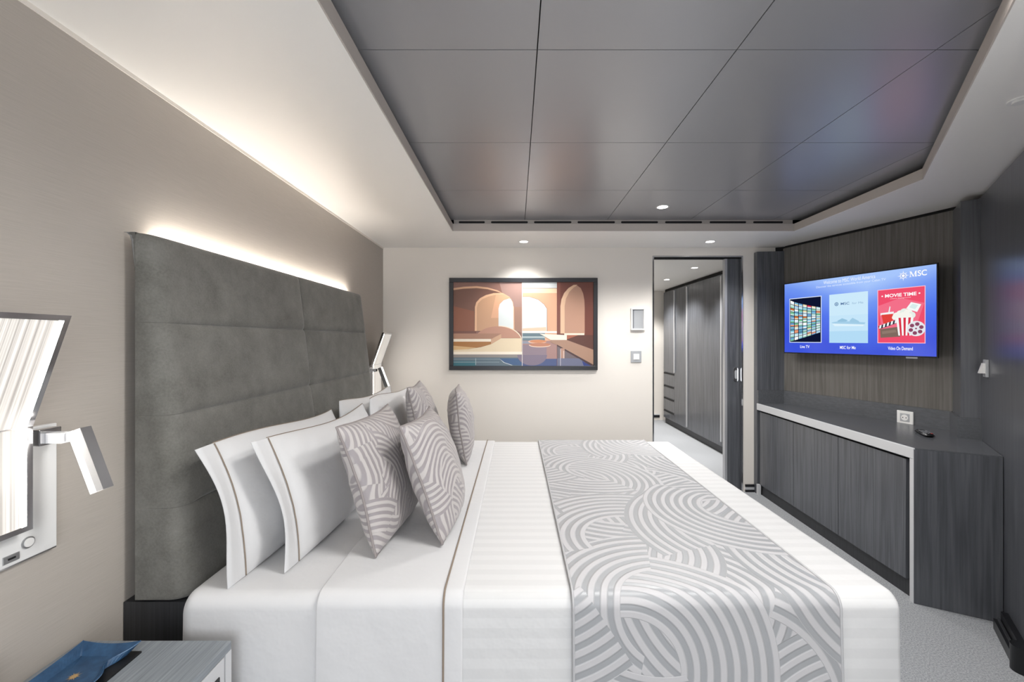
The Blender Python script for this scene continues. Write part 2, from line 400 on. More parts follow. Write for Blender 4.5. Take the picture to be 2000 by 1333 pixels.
def oblong(name, cx, cz, y, wd, ht, th, mat, parent):
    pts = []; r = wd/2; s = ht/2-r
    for k in range(13): t = math.pi*k/12; pts.append((cx+r*math.cos(t), cz+s+r*math.sin(t)))
    for k in range(13): t = math.pi+math.pi*k/12; pts.append((cx+r*math.cos(t), cz-s+r*math.sin(t)))
    n = len(pts)
    return mesh_obj(name, [(x, y, z) for x, z in pts]+[(x, y+th, z) for x, z in pts], [tuple(range(n)), tuple(range(n, 2*n))[::-1]]+[(i, n+i, n+(i+1) % n, (i+1) % n) for i in range(n)], mat, None)
hx, hz = (1437-1008)/F*(YB+.034), CAMZ-(732-664)/F*(YB+.034)
pl = world_child(oblong('pull', hx, hz, YB+.030, .042, .125, .004, M['chrome'], None), dr)
pr = world_child(oblong('pull_recess', hx, hz, YB+.0285, .022, .075, .002, M['plastic_grey'], None), dr)
for p in (pl, pr): pass

# ------------------------------------------------------------------ dressing corridor beyond the doorway
struct(box('ceiling_corridor', .9, 3.3, YB+.1, 7.0, ZC, ZC+.1, M['soffit']), 'white ceiling of the dressing corridor', 'ceiling')
struct(box('wall_corridor_left', .8, .9, YB+.1, 7.0, 0, 2.3, M['wall_white']), 'off-white corridor wall facing the wardrobe', 'wall')
struct(box('wall_corridor_end', .9, 3.3, 6.9, 7.0, 0, 2.3, M['wall_white']), 'off-white wall at the end of the dressing corridor', 'wall')
struct(box('wall_corridor_right', 2.95, 3.05, YB+.1, 6.9, 0, 2.3, M['wall_white']), 'corridor wall behind the wardrobe', 'wall')
be = struct(box('baseboard_corridor', .9, 2.33, 6.885, 6.9, .045, .085, M['plastic_dark']), 'dark skirting at the end of the dressing corridor', 'baseboard')
box('strip', .9, 2.33, 6.888, 6.9, .085, .10, M['lacquer'], be)
WX = 2.33
wd = tag(empty('wardrobe', (WX, 5.4, 0)), 'tall grey wood wardrobe lining the dressing corridor', 'wardrobe')
world_child(box('carcass', WX+.022, 2.94, 4.2, 6.72, .09, 2.055, M['ash']), wd)
world_child(box('plinth', WX+.035, 2.94, 4.2, 6.72, 0, .09, M['dark_wood']), wd)
world_child(box('top_gap', WX+.03, 2.94, 4.2, 6.72, 2.055, 2.098, M['black']), wd)
for y0, y1 in ((4.24, 4.75), (4.75, 5.28), (5.28, 5.77), (5.77, 6.24)):
    world_child(box('door', WX, WX+.02, y0+.0015, y1-.0015, .095, 2.05, M['ash']), wd)
world_child(box('door', WX, WX+.02, 6.2415, 6.7, .81, 2.05, M['ash']), wd)
for z0, z1 in ((.61, .807), (.42, .607), (.225, .417), (.095, .222)):
    d = world_child(box('drawer', WX, WX+.02, 6.2415, 6.7, z0, z1-.001, M['ash']), wd)
    h = box('drawer_slot', WX-.003, WX+.01, 6.26, 6.69, z1-.028, z1-.004, M['black']); h.parent = d
for y, z0, z1 in ((4.80, .15, 2.03), (5.77, .12, 2.03), (6.225, .82, 2.03)):
    world_child(box('handle', WX-.018, WX+.001, y-.014, y+.014, z0, z1, M['handle'], bevel=.004), wd)
downlight(1.96, 4.66, ZC, 'corridor downlight closest to the sliding door', P_CORR, 120, 'corridor downlights')
downlight(1.98, 5.58, ZC, 'middle corridor downlight beside the wardrobe', P_CORR, 120, 'corridor downlights')
downlight(1.99, 6.35, ZC, 'corridor downlight over the wardrobe drawers, half behind the door frame', P_CORR, 120, 'corridor downlights')

# ------------------------------------------------------------------ television sideboard built into the corner
ZT = .770
A = Vector((2.04, 3.60)); B = Vector((1.972, 2.105)); C = WA - WD*.43+WN*.002
sb = tag(empty('sideboard', (2.1, 2.9, 0)), 'dark wood sideboard built in below the television', 'sideboard')
fd = (B-A).normalized(); fn = Vector((fd.y, -fd.x))          # fn: out of the front, into the room
if fn.x > 0: fn = -fn
inn = -fn*.035
world_child(prism('worktop', [A-fn*.006, B-fn*.006, C, WA-WN*.0+WD*0+WN*.002, pb+WN*.002, pb+WD*.2+WN*.0, T1+TN*.002-TD*.12, T0+TN*.002, (2.05, 3.598)], ZT-.006, ZT, M['ash_h']), sb)
Ai, Bi = A+inn, B+inn
def quadmesh(name, quads, mat, parent):
    vs, fs = [], []
    for q in quads:
        k = len(vs); vs += [tuple(v) for v in q]; fs.append(tuple(range(k, k+len(q))))
    return world_child(mesh_obj(name, vs, fs, mat), parent)
def v3(p, z): return (p.x, p.y, z)
# pale edge running along the front of the top and down the end
Be = B - fd*.022; Bei = Be + inn
world_child(prism('edge_trim', [A+fn*.001, B+fn*.001, B-fn*.03, A-fn*.03], ZT-.056, ZT-.0005, M['lacquer'], bevel=.004), sb)
world_child(prism('edge_trim', [Be+fn*.001, B+fn*.001-fd*.0, B-fn*.04, Be-fn*.04], 0, ZT-.056, M['lacquer']), sb)
world_child(prism('edge_trim', [A+fn*.001, A+fd*.03+fn*.001, A+fd*.03-fn*.02, A-fn*.02], 0, .085, M['lacquer']), sb)
side_in = Vector((.15, .17))
world_child(prism('end_panel', [B+fd*.001-fn*.000, C, C+WD*.02, B+fd*.001-fn*.06], 0, ZT-.006, M['ash']), sb)
world_child(prism('recess', [A-fn*.055, Be-fn*.055, Be-fn*.07, A-fn*.07], .0, ZT-.056, M['black']), sb)
world_child(prism('toe_kick', [A-fn*.030, Be-fn*.030, Be-fn*.05, A-fn*.05], 0, .085, M['dark_wood']), sb)
def on_front(px):                                # point of the front line seen at pixel column px
    q = (px-1008)/F; p0, p1 = A-fn*.014, B-fn*.014
    d = p1-p0; t = (q*p0.y-p0.x)/(d.x-q*d.y); return p0+d*t
cuts = [on_front(p) for p in (1484, 1550, 1637, 1770)]
for i in range(3):
    a, b = cuts[i]+fd*.002, cuts[i+1]-fd*.002
    world_child(prism('door', [a, b, b-fn*.02, a-fn*.02], .088, ZT-.070, M['ash']), sb)
# upstand behind the worktop
def upstand(a, b, nrm, mat=M['ash_h']): return world_child(prism('upstand', [a, b, b+nrm*.016, a+nrm*.016], ZT, ZT+.112, mat), sb)
upstand(Vector((2.045, 3.598)), Vector((2.25, 3.574)), Vector((-.12, -.99)))
upstand(T0+TN*.001, T1+TN*.001-TD*.052, TN)
upstand(pb, pb+WD*.2, WN)
upstand(pa+WN*.0, pb+WN*.016, -WD)

# things on the sideboard
def on_tv_wall(px, off=0.0):
    q = (px-1008)/F; p0, d = T0+TN*off, TD; t = (q*p0.y-p0.x)/(d.x-q*d.y); return p0+d*t
so = on_tv_wall(1769, .017)
tv_ang = math.atan2(TD.y, TD.x)
sk = tag(empty('wall_socket', (so.x, so.y, CAMZ-(816-664)/F*so.y), tv_ang), 'white power socket on the upstand above the sideboard', 'socket')
box('plate', -.045, .045, -.009, 0, -.042, .042, M['plastic_white'], sk, bevel=.003)
box('insert', -.026, .026, -.011, -.008, -.026, .026, M['plastic_grey'], sk, bevel=.002)
disc('well', (0, -.011, 0), .019, .003, M['plastic_white'], sk, axis='y')
for dx in (-.009, .009): disc('pin_hole', (dx, -.0126, 0), .003, .002, M['black'], sk, axis='y', seg=12)
# remote control
rp = (CAMZ-ZT-.01)
rd = F*rp/(846-664); rx = (1804-1008)/F*rd
rc = tag(empty('remote_control', (rx-.005, rd-.01, ZT), math.radians(63)), 'black remote control lying on the sideboard', 'remote control')
bm = bmesh.new(); bmesh.ops.create_cube(bm, size=1)
for v in bm.verts: v.co = Vector((v.co.x*(.15), v.co.y*(.046), v.co.z*.018+.0105))
bmesh.ops.bevel(bm, geom=bm.edges[:], offset=.007, segments=3, affect='EDGES'); bm_obj('body', bm, M['plastic_dark'], rc, True)
for i in range(4):
    for j in range(3):
        c = '#b03a35' if (i == 0 and j == 0) else '#8b8d92'
        key = 'key_'+c
        if key not in M: M[key] = base('remote_key_'+c[1:], c, .5)
        box('button', -.055+i*.026-.006, -.055+i*.026+.006, -.014+j*.014-.0035, -.014+j*.014+.0035, .019, .0215, M[key], rc)

# ------------------------------------------------------------------ television
TW, TH = .998, .565
tl, tr = Vector((2.178, 3.46)), Vector((2.494, 2.500)); tcn = (tl+tr)/2; tdv = (tr-tl).normalized()
ang = math.atan2(tdv.y, tdv.x)
tv = tag(empty('television', (tcn.x, tcn.y, 1.482), ang), 'wall-mounted flat television showing a blue welcome menu', 'television')
hw, hh = TW/2, TH/2
box('back_cover', -hw+.01, hw-.01, .004, .030, -hh+.01, hh-.01, M['tv_black'], tv, bevel=.006)
box('bezel', -hw, hw, -.001, .008, -hh, hh, M['tv_black'], tv, bevel=.002)
box('wall_bracket', -.2, .2, .030, .088, -.15, .15, M['tv_black'], tv)
box('receiver', hw-.16, hw-.10, -.002, .006, -hh-.008, -hh+.001, M['plastic_grey'], tv)
def screen_mat():
    m = bpy.data.materials.new('welcome_screen'); m.use_nodes = True; n = N(m)
    b = n.b; b.inputs['Base Color'].default_value = lin('#05060c'); b.inputs['Roughness'].default_value = .18
    c = n.new('ShaderNodeUVMap'); sp = n.new('ShaderNodeSeparateXYZ'); n.link(c.outputs[0], sp.inputs[0])
    u, v = sp.outputs[0], sp.outputs[1]
    band = n.math('MULTIPLY_ADD', n.math('ABSOLUTE', n.math('SUBTRACT', u, .62)), -.55, v)
    n.link(n.ramp(band, [(.0, '#3450da'), (.35, '#4a70ea'), (.62, '#7096f2'), (.85, '#a4c4fb')]), b.inputs['Emission Color'])
    b.inputs['Emission Strength'].default_value = 2**-EX
    return m
ssw, ssh = hw-.007, hh-.008
scr = mesh_obj('screen', [(-ssw, -.0018, -ssh), (ssw, -.0018, -ssh), (ssw, -.0018, ssh), (-ssw, -.0018, ssh)], [(0, 1, 2, 3)], screen_mat(), tv, uvs=[(0, 0), (1, 0), (1, 1), (0, 1)])
EM = {}
def em(c, s=1.0):
    if c not in EM: EM[c] = emit('screen_'+c.lstrip('#'), c, s*2**-EX)
    return EM[c]
def S(u, v): return (-hw+u*TW, hh-v*TH)         # screen fractions (v down) to local x, z
def flat(name, polys, parent=scr, y0=-.0022, dy=.00008):
    """flat print: polygons [(colour, [(x,z)...])] layered in order"""
    me = bpy.data.meshes.new(name); vs, fs, ms, mats = [], [], [], []
    for i, (c, pts) in enumerate(polys):
        a = sum(pts[k][0]*pts[(k+1) % len(pts)][1]-pts[(k+1) % len(pts)][0]*pts[k][1] for k in range(len(pts)))
        if a < 0: pts = pts[::-1]
        k = len(vs); vs += [(p[0], y0-dy*i, p[1]) for p in pts]; fs.append(tuple(range(k, k+len(pts))))
        if c not in mats: mats.append(c)
        ms.append(mats.index(c))
    me.from_pydata(vs, [], fs); me.update()
    for c in mats: me.materials.append(em(c))
    me.polygons.foreach_set('material_index', ms)
    o = bpy.data.objects.new(name, me); COL.objects.link(o); o.parent = parent; return o
def text(name, s, cx, cz, width, col, parent=scr, y=-.0040, bold=0.0, height=None, left=False):
    cu = bpy.data.curves.new(name, 'FONT'); cu.body = s; cu.size = 1; cu.offset = bold
    ob = bpy.data.objects.new(name, cu); COL.objects.link(ob)
    dg = bpy.context.evaluated_depsgraph_get(); me = bpy.data.meshes.new_from_object(ob.evaluated_get(dg))
    bpy.data.objects.remove(ob); bpy.data.curves.remove(cu)
    xs_ = [v.co.x for v in me.vertices]; ys_ = [v.co.y for v in me.vertices]
    sc = width/(max(xs_)-min(xs_)); scy = sc if height is None else height/(max(ys_)-min(ys_))
    mx, my = (max(xs_)+min(xs_))/2, (max(ys_)+min(ys_))/2
    for v in me.vertices: v.co = Vector((cx+(v.co.x-mx)*sc, y, cz+(v.co.y-my)*scy))
    me.materials.clear(); me.materials.append(em(col) if isinstance(col, str) else col)
    o = bpy.data.objects.new(name, me); COL.objects.link(o); o.parent = parent; return o
def rc_(u0, u1, v0, v1): return [S(u0, v0), S(u1, v0), S(u1, v1), S(u0, v1)]
def ell(cx, cz, rx, rz, a0=0, a1=2*math.pi, n=28): return [(cx+rx*math.cos(a0+(a1-a0)*k/n), cz+rz*math.sin(a0+(a1-a0)*k/n)) for k in range(n+(0 if a1-a0 > 6.28 else 1))]
text('heading', 'Welcome to MSC World America', *S(.497, .060), .345*TW, '#eef4ff', height=.026)
text('subheading', 'Discover the services accessible from your Cabin TV', *S(.50, .113), .46*TW, '#e2ecff', height=.019)
# compass star emblem and name
cx, cz = S(.826, .095); pts = []
for k in range(32):
    r = (.029, .013, .021, .013)[k % 4] if k % 8 else .033
    a = math.pi/2+2*math.pi*k/32; pts.append((cx+r*math.cos(a), cz+r*math.sin(a)))
flat('compass_star', [('#ffffff', pts), ('#7f9fe6', ell(cx, cz, .0125, .0125)), ('#ffffff', ell(cx, cz, .0085, .0085))])
mx0, mz0 = S(.858, .088); mw, mh = .040, .034
def MM(pts): return [(mx0+a*mw, mz0-mh/2+b*mh) for a, b in pts]
flat('emblem_initial', [('#ffffff', MM(p)) for p in (
    [(.10, 0), (.17, 0), (.17, 1), (.10, 1)], [(.76, 0), (.92, 0), (.92, 1), (.76, 1)], [(.08, 1), (.26, 1), (.56, .16), (.48, 0)],
    [(.48, 0), (.54, 0), (.86, 1), (.78, 1)], [(0, 0), (.28, 0), (.28, .07), (0, .07)], [(.66, 0), (1.02, 0), (1.02, .07), (.66, .07)],
    [(0, .93), (.2, .93), (.2, 1), (0, 1)], [(.82, .93), (1.02, .93), (1.02, 1), (.82, 1)])], dy=.00002)
text('emblem_letters', 'SC', *S(.925, .088), .046*TW, '#ffffff', bold=.018, height=.035)
# menu picture of a curved wall of screens
P1 = (.050, .309, .227, .848); rnd = random.Random(5)
polys = [('#dfe9ff', rc_(*P1)), ('#0d1430', rc_(P1[0]+.005, P1[1]-.005, P1[2]+.009, P1[3]-.009))]
cols = ['#8fd0e8', '#bfe6f0', '#d8ecf6', '#7fb8d8', '#e8f4fa', '#9fd6c0', '#f0e0b8', '#6fa8d8', '#a8c8ec', '#ffffff', '#5f98b8', '#c8e8e0', '#e89a78', '#7cc49a']
nc, nr = 7, 11
def wl(s, t):                                   # s across, t down: bowed band
    u = P1[0]+.007+(P1[1]-P1[0]-.014)*s
    top = .245+.135*s**.75; bot = .835-.125*s**1.1
    return S(u, top+(bot-top)*t)
for i in range(nc):
    for j in range(nr):
        e0 = .08; c = cols[rnd.randrange(len(cols))]
        if (i, j) == (4, 0): c = '#e0304a'
        if (i, j) in ((1, 4), (3, 4), (0, 2)): c = '#d0703a'
        a, b, c0, d0 = (i+e0)/nc, (i+1-e0)/nc, (j+e0)/nr, (j+1-e0)/nr
        polys.append((c, [wl(a, c0), wl(b, c0), wl(b, d0), wl(a, d0)]))
        polys.append((cols[rnd.randrange(len(cols))], [wl(a, d0-.03), wl(b, d0-.035), wl(b, d0), wl(a, d0)]))
flat('live_tv_picture', polys, dy=.000008)
text('caption', 'Live TV', *S(.180, .903), .075*TW, '#ffffff', bold=.01, height=.022)
# menu picture with a ship
P2 = (.366, .624, .227, .848)
def q2(a, b): return S(P2[0]+(P2[1]-P2[0])*a, P2[2]+(P2[3]-P2[2])*b)
polys = [('#c6e6fa', rc_(*P2)), ('#cdeafb', rc_(P2[0], P2[1], P2[2], .5)), ('#b4dcf6', rc_(P2[0], P2[1], .70, .848)),
         ('#a6cfe9', [q2(.06, .58), q2(.3, .55), q2(.94, .60), q2(.9, .66), q2(.2, .655)]),
         ('#dff3fd', [q2(.08, .60), q2(.92, .64), q2(.88, .67), q2(.15, .655)]),
         ('#96c3de', [q2(.22, .55), q2(.35, .50), q2(.5, .545), q2(.45, .57), q2(.25, .57)]),
         ('#9fcae4', [q2(.55, .55), q2(.62, .50), q2(.78, .57), q2(.8, .61), q2(.55, .59)])]
x, z = q2(.20, .205)
polys += [('#5f7fa8', ell(x, z, .0135, .0135)), ('#c6e6fa', ell(x, z, .009, .009)), ('#5f7fa8', ell(x, z, .005, .005))]
flat('ship_picture', polys)
text('ship_picture_name', 'MSC', *q2(.43, .205), .058, '#4f6f9c', bold=.01, height=.018)
text('ship_picture_script', 'for Me', *q2(.75, .21), .072, '#8fb0cf', height=.014)
text('caption', 'MSC for Me', *S(.495, .905), .105*TW, '#ffffff', bold=.01, height=.022)
# movie poster
P3 = (.681, .940, .227, .848)
def q3(a, b): return S(P3[0]+(P3[1]-P3[0])*a, P3[2]+(P3[3]-P3[2])*b)
polys = [('#ffc4d4', rc_(*P3)), ('#f0506e', rc_(P3[0]+.004, P3[1]-.004, P3[2]+.007, P3[3]-.007)),
         ('#f4708a', [q3(.02, .3), q3(.5, .18), q3(.98, .3), q3(.8, .75), q3(.1, .75)])]
x, z = q3(.25, .52)
polys += [('#e8eef0', [q3(.24, .44), q3(.27, .32), q3(.29, .33), q3(.27, .44)]), ('#f4f7f8', [q3(.07, .44), q3(.36, .42), q3(.36, .46), q3(.07, .48)]),
          ('#e2453f', [q3(.09, .47), q3(.36, .46), q3(.33, .64), q3(.14, .66)]),
          ('#2b2f3a', [q3(.02, .68), q3(.46, .56), q3(.48, .62), q3(.04, .74)])]
for k in range(5):
    a = .05+k*.085; polys.append(('#eef2f4', [q3(a, .675-.27*(a-.02)), q3(a+.045, .665-.27*(a-.02)), q3(a+.03, .73-.27*(a-.02)), q3(a-.015, .74-.27*(a-.02))]))
polys += [('#7f6a60', [q3(.06, .74), q3(.46, .70), q3(.50, .88), q3(.07, .90)]), ('#8f7a6e', [q3(.1, .78), q3(.4, .75), q3(.42, .80), q3(.11, .83)]),
          ('#f6fafa', [q3(.62, .38), q3(.72, .27), q3(.92, .32), q3(.84, .45)]), ('#d8ecec', [q3(.68, .36), q3(.75, .30), q3(.86, .33), q3(.80, .40)])]
for (a, b, r) in ((.42, .50, .021), (.50, .47, .023), (.58, .44, .023), (.66, .46, .024), (.73, .50, .021), (.46, .54, .019), (.56, .51, .025), (.66, .52, .022), (.38, .53, .015)):
    polys.append((('#f6f6ee', '#e6efe8')[int(a*100) % 2], ell(*q3(a, b), r, r, n=14)))
for k in range(7):
    f0, f1 = k/7, (k+1)/7
    polys.append((('#f8f8f8', '#d8364a')[k % 2], [q3(.41+.36*f0, .54), q3(.41+.36*f1, .54), q3(.46+.26*f1, .86), q3(.46+.26*f0, .86)]))
x, z = q3(.82, .74); polys += [('#e6e8ee', ell(x, z, .047, .047)), ]
for k in range(6):
    a = 2*math.pi*k/6+.3; polys.append(('#8d4a66', ell(x+.028*math.cos(a), z+.028*math.sin(a), .0115, .0115, n=14)))
polys.append(('#8d4a66', ell(x, z, .005, .005, n=10)))
flat('movie_poster', polys, dy=.00003)
text('movie_poster_title', '\u2022 MOVIE TIME \u2022', *q3(.5, .125), .21, '#ffffff', bold=.025, height=.022)
text('movie_poster_line', 'cinema background', *q3(.5, .185), .11, '#ffe6ec', height=.008)
text('caption', 'Video On Demand', *S(.81, .905), .135*TW, '#ffffff', bold=.01, height=.022)

# ------------------------------------------------------------------ wall controls
def on_back(px, py, d=YB): return ((px-1008)/F*d, CAMZ-(py-664)/F*d)
x, z = on_back(1244.5, 624)
tp = tag(empty('wall_control_box', (x, YB, z)), 'white framed control box on the wall above the light switch', 'control box')
fw, fh = .060, .094
for a in ((-fw, fw, -.03, 0, fh-.012, fh), (-fw, fw, -.03, 0, -fh, -fh+.012), (-fw, -fw+.012, -.03, 0, -fh+.012, fh-.012), (fw-.012, fw, -.03, 0, -fh+.012, fh-.012)):
    box('frame', *a, M['plastic_white'], tp, bevel=.002)
box('inset', -fw+.012, fw-.012, -.016, 0, -fh+.012, fh-.012, M['plastic_grey'], tp)
box('groove', -fw+.018, -fw+.028, -.0175, -.01, -fh+.016, fh-.016, base('groove_grey', '#77797e', .5), tp)
x, z = on_back(1242, 697)
sw = tag(empty('light_switch', (x, YB, z)), 'silver light switch beside the doorway', 'light switch')
box('plate', -.046, .046, -.01, 0, -.05, .05, M['plastic_grey'], sw, bevel=.003)
box('rocker', -.024, .026, -.015, -.008, -.026, .024, M['plastic_white'], sw, bevel=.002)
# key card switch on the oblique wall
q = (1929-1008)/F; t = (q*WA.y-WA.x)/(WD.x-q*WD.y); kp = WA+WD*t
ks = tag(empty('key_card_switch', (kp.x, kp.y, CAMZ-(720-664)/F*kp.y), math.atan2(-WD.y, -WD.x)), 'small white key card switch on the oblique wood wall', 'switch')
box('plate', -.030, .030, -.012, 0, -.045, .045, M['plastic_grey'], ks, bevel=.003)
vs = [(-.012, -.012, -.026), (.02, -.012, -.026), (.02, -.012, .026), (-.012, -.012, .026), (-.012, -.034, -.026), (.02, -.034, -.026), (.02, -.020, .026), (-.012, -.020, .026)]
mesh_obj('card_slot', vs, [(0, 1, 2, 3), (4, 7, 6, 5), (0, 4, 5, 1), (3, 2, 6, 7), (0, 3, 7, 4), (1, 5, 6, 2)], M['plastic_white'], ks)

# ------------------------------------------------------------------ framed painting
px0, px1, py0, py1 = 877, 1167.5, 543, 723.5
PY = YB-.03
x0, z1 = on_back(px0, py0, PY); x1, z0 = on_back(px1, py1, PY)
pt = tag(empty('framed_painting', ((x0+x1)/2, YB, z0)), 'abstract painting of terracotta arches in a wide black frame', 'painting')
fwid = .036
for a in ((x0, x1, PY, YB-.001, z1-fwid, z1), (x0, x1, PY, YB-.001, z0, z0+fwid), (x0, x0+fwid, PY, YB-.001, z0+fwid, z1-fwid), (x1-fwid, x1, PY, YB-.001, z0+fwid, z1-fwid)):
    world_child(box('frame', *a, M['frame_black'], bevel=.002), pt)
world_child(box('backing', x0+fwid, x1-fwid, PY+.012, YB-.001, z0+fwid, z1-fwid, M['canvas_side']), pt)
def em_art(c):
    k = 'art_'+c
    if k not in M: M[k] = base('paint_'+c.lstrip('#'), c, .28, spec=.35)
    return M[k]
ax0, ax1, az0, az1 = x0+fwid, x1-fwid, z0+fwid, z1-fwid
def Q(p): return (ax0+(p[0]-155)/1660*(ax1-ax0), az1-(p[1]-135)/995*(az1-az0))
def E(cx, cy, rx, ry, a0=0, a1=360, n=28): return [(cx+rx*math.cos(math.radians(a0+(a1-a0)*k/n)), cy-ry*math.sin(math.radians(a0+(a1-a0)*k/n))) for k in range(n+1 if a1-a0 < 360 else n)]
def R(a, b, c, d): return [(a, c), (b, c), (b, d), (a, d)]
art = [
 ('#8c675c', R(155, 972, 135, 1130)), ('#a2837a', [(700, 135), (972, 135), (972, 720), (880, 720), (880, 430), (820, 320), (730, 250)]),
 ('#dcae8c', [(155, 205), (280, 188), (430, 182), (560, 197), (680, 232), (780, 290), (845, 360), (876, 430), (880, 720), (155, 720)]),
 ('#7a5649', [(155, 228), (280, 212), (430, 205), (560, 218), (660, 242), (735, 266), (735, 720), (155, 720)]),
 ('#8d5b47', [(155, 420), (400, 480), (408, 715), (155, 715)]),
 ('#e4b792', [(408, 715), (410, 430), (425, 375), (470, 325), (540, 288), (630, 265), (740, 262), (820, 310), (860, 370), (872, 440), (872, 715)]),
 ('#c99d7c', [(432, 715), (432, 440), (448, 385), (495, 338), (570, 305), (660, 282), (760, 280), (820, 320), (700, 395), (690, 450), (690, 715)]),
 ('#dba987', [(660, 282), (760, 280), (820, 318), (740, 350), (700, 395), (690, 450), (690, 560), (600, 560)]),
 ('#dfe5e4', [(690, 690), (690, 450), (705, 395), (750, 350), (810, 330), (835, 335), (856, 375), (866, 440), (868, 690)]),
 ('#a7816f', [(880, 430), (972, 430), (972, 740), (880, 700)]),
 ('#f0dcc4', E(690, 850, 285, 198, 12, 90)+[(690, 800), (965, 800)]),
 ('#bd8d77', E(680, 850, 285, 190, 15, 168)+[(420, 800), (955, 800)]),
 ('#7a5247', R(155, 425, 715, 746)), ('#ab8069', [(155, 745), (722, 745), (600, 812), (155, 812)]),
 ('#f0e3d0', R(155, 602, 810, 842)), ('#cba384', [(600, 812), (722, 752), (722, 802), (600, 885)]),
 ('#a9743f', [(155, 842), (602, 842), (600, 880), (430, 915), (155, 895)]), ('#d6b07e', [(155, 890), (430, 915), (300, 935), (155, 945)]),
 ('#e5d2b2', [(722, 802), (965, 802), (965, 970), (155, 970), (155, 940), (330, 932), (480, 908), (610, 870)]),
 ('#f4e8d6', R(155, 968, 962, 994)), ('#8d8681', R(155, 972, 994, 1030)), ('#5e6f7a', R(155, 972, 1030, 1130)),
 ('#7f8d92', R(155, 972, 1046, 1054)), ('#3f6f7a', R(155, 420, 1072, 1130)), ('#86979c', R(155, 700, 1082, 1090)), ('#9fb0b2', R(416, 424, 1040, 1120)),
 ('#3c5a82', [(700, 1042), (968, 1042), (968, 1126), (860, 1120), (760, 1088)]), ('#c8cfd2', [(700, 1042), (760, 1088), (860, 1122), (840, 1122), (750, 1092)]),
 # middle strip
 ('#dcab8b', R(972, 1382, 135, 1130)), ('#d6dad9', R(972, 1382, 135, 205)), ('#8d7d74', R(972, 1382, 204, 210)), ('#f2d0ae', R(972, 1382, 210, 264)),
 ('#7d5f55', [(975, 306), (1060, 308), (1160, 340), (1230, 395), (1266, 448), (1270, 720), (975, 720)]),
 ('#ffffff', [(975, 310), (1060, 312), (1160, 345), (1228, 400), (1262, 450), (1264, 720), (975, 720)]),
 ('#e9eef2', [(975, 352), (1060, 345), (1155, 368), (1222, 412), (1254, 452), (1256, 668), (975, 684)]), ('#e6c8ac', [(975, 684), (1256, 668), (1262, 716), (975, 716)]),
 ('#f7eee3', R(972, 1382, 718, 740)), ('#677b84', R(972, 1240, 740, 830)), ('#a9b6b8', R(972, 1240, 778, 800)),
 ('#a3807a', R(972, 1382, 830, 1130)), ('#8f93a0', R(972, 1060, 836, 866)), ('#d8b09a', E(1150, 842, 108, 24)), ('#c9855c', E(1160, 838, 100, 18)),
 ('#8b7a84', R(975, 1260, 880, 1040)+[(975, 1040)]), ('#e0c4ae', E(1180, 884, 128, 26)), ('#b87d62', E(1182, 878, 124, 22)),
 ('#4a5680', R(972, 1382, 1046, 1130)), ('#7c6f80', E(1090, 1000, 176, 125, 180, 360)), ('#e6dcd6', [(968, 135), (974, 135), (974, 1130), (968, 1130)]),
 # strip at the niche
 ('#6f4035', R(1382, 1815, 135, 1130)), ('#7d4c40', R(1382, 1424, 135, 745)),
 ('#dcb697', [(1424, 745), (1424, 420), (1436, 340), (1468, 265), (1520, 205), (1580, 168), (1625, 166), (1600, 190), (1540, 240), (1500, 320), (1478, 420), (1478, 745)]),
 ('#b78e78', [(1474, 745), (1474, 420), (1490, 330), (1530, 250), (1585, 196), (1622, 174), (1665, 205), (1694, 270), (1708, 350), (1712, 440), (1712, 745)]),
 ('#efdcc8', R(1470, 1708, 742, 764)), ('#5b3b33', [(1500, 764), (1815, 764), (1815, 940), (1500, 822)]), ('#a0604a', [(1500, 764), (1640, 764), (1500, 815)]),
 ('#a5836f', [(1310, 822), (1500, 822), (1815, 938), (1815, 1118), (1386, 880), (1300, 850)]), ('#f2e4d2', [(1178, 748), (1500, 765), (1500, 822), (1312, 822)]),
 ('#4a3a3c', [(1386, 878), (1815, 1116), (1815, 1130), (1790, 1130), (1386, 892)]), ('#6f6468', [(1386, 895), (1780, 1130), (1386, 1130)]),
 ('#b08a78', R(1426, 1474, 920, 1130)), ('#d8c8be', R(1460, 1468, 950, 1130)), ('#6c6f86', [(1386, 1040), (1640, 1040), (1780, 1130), (1386, 1130)]), ('#c9c2c6', R(1422, 1428, 930, 1130)), ('#33407a', [(1680, 1070), (1790, 1130), (1700, 1130)]),
]
me = bpy.data.meshes.new('canvas'); vs, fs, ms, mats = [], [], [], []
for i, (c, p) in enumerate(art):
    p = [Q(a) for a in p]; ar = sum(p[k][0]*p[(k+1) % len(p)][1]-p[(k+1) % len(p)][0]*p[k][1] for k in range(len(p)))
    if ar < 0: p = p[::-1]
    k = len(vs); vs += [(a[0], PY+.0118-.00008*i, a[1]) for a in p]; fs.append(tuple(range(k, k+len(p))))
    if c not in mats: mats.append(c)
    ms.append(mats.index(c))
me.from_pydata(vs, [], fs); me.update()
for c in mats: me.materials.append(em_art(c))
me.polygons.foreach_set('material_index', ms)
cv = bpy.data.objects.new('canvas', me); COL.objects.link(cv); world_child(cv, pt)

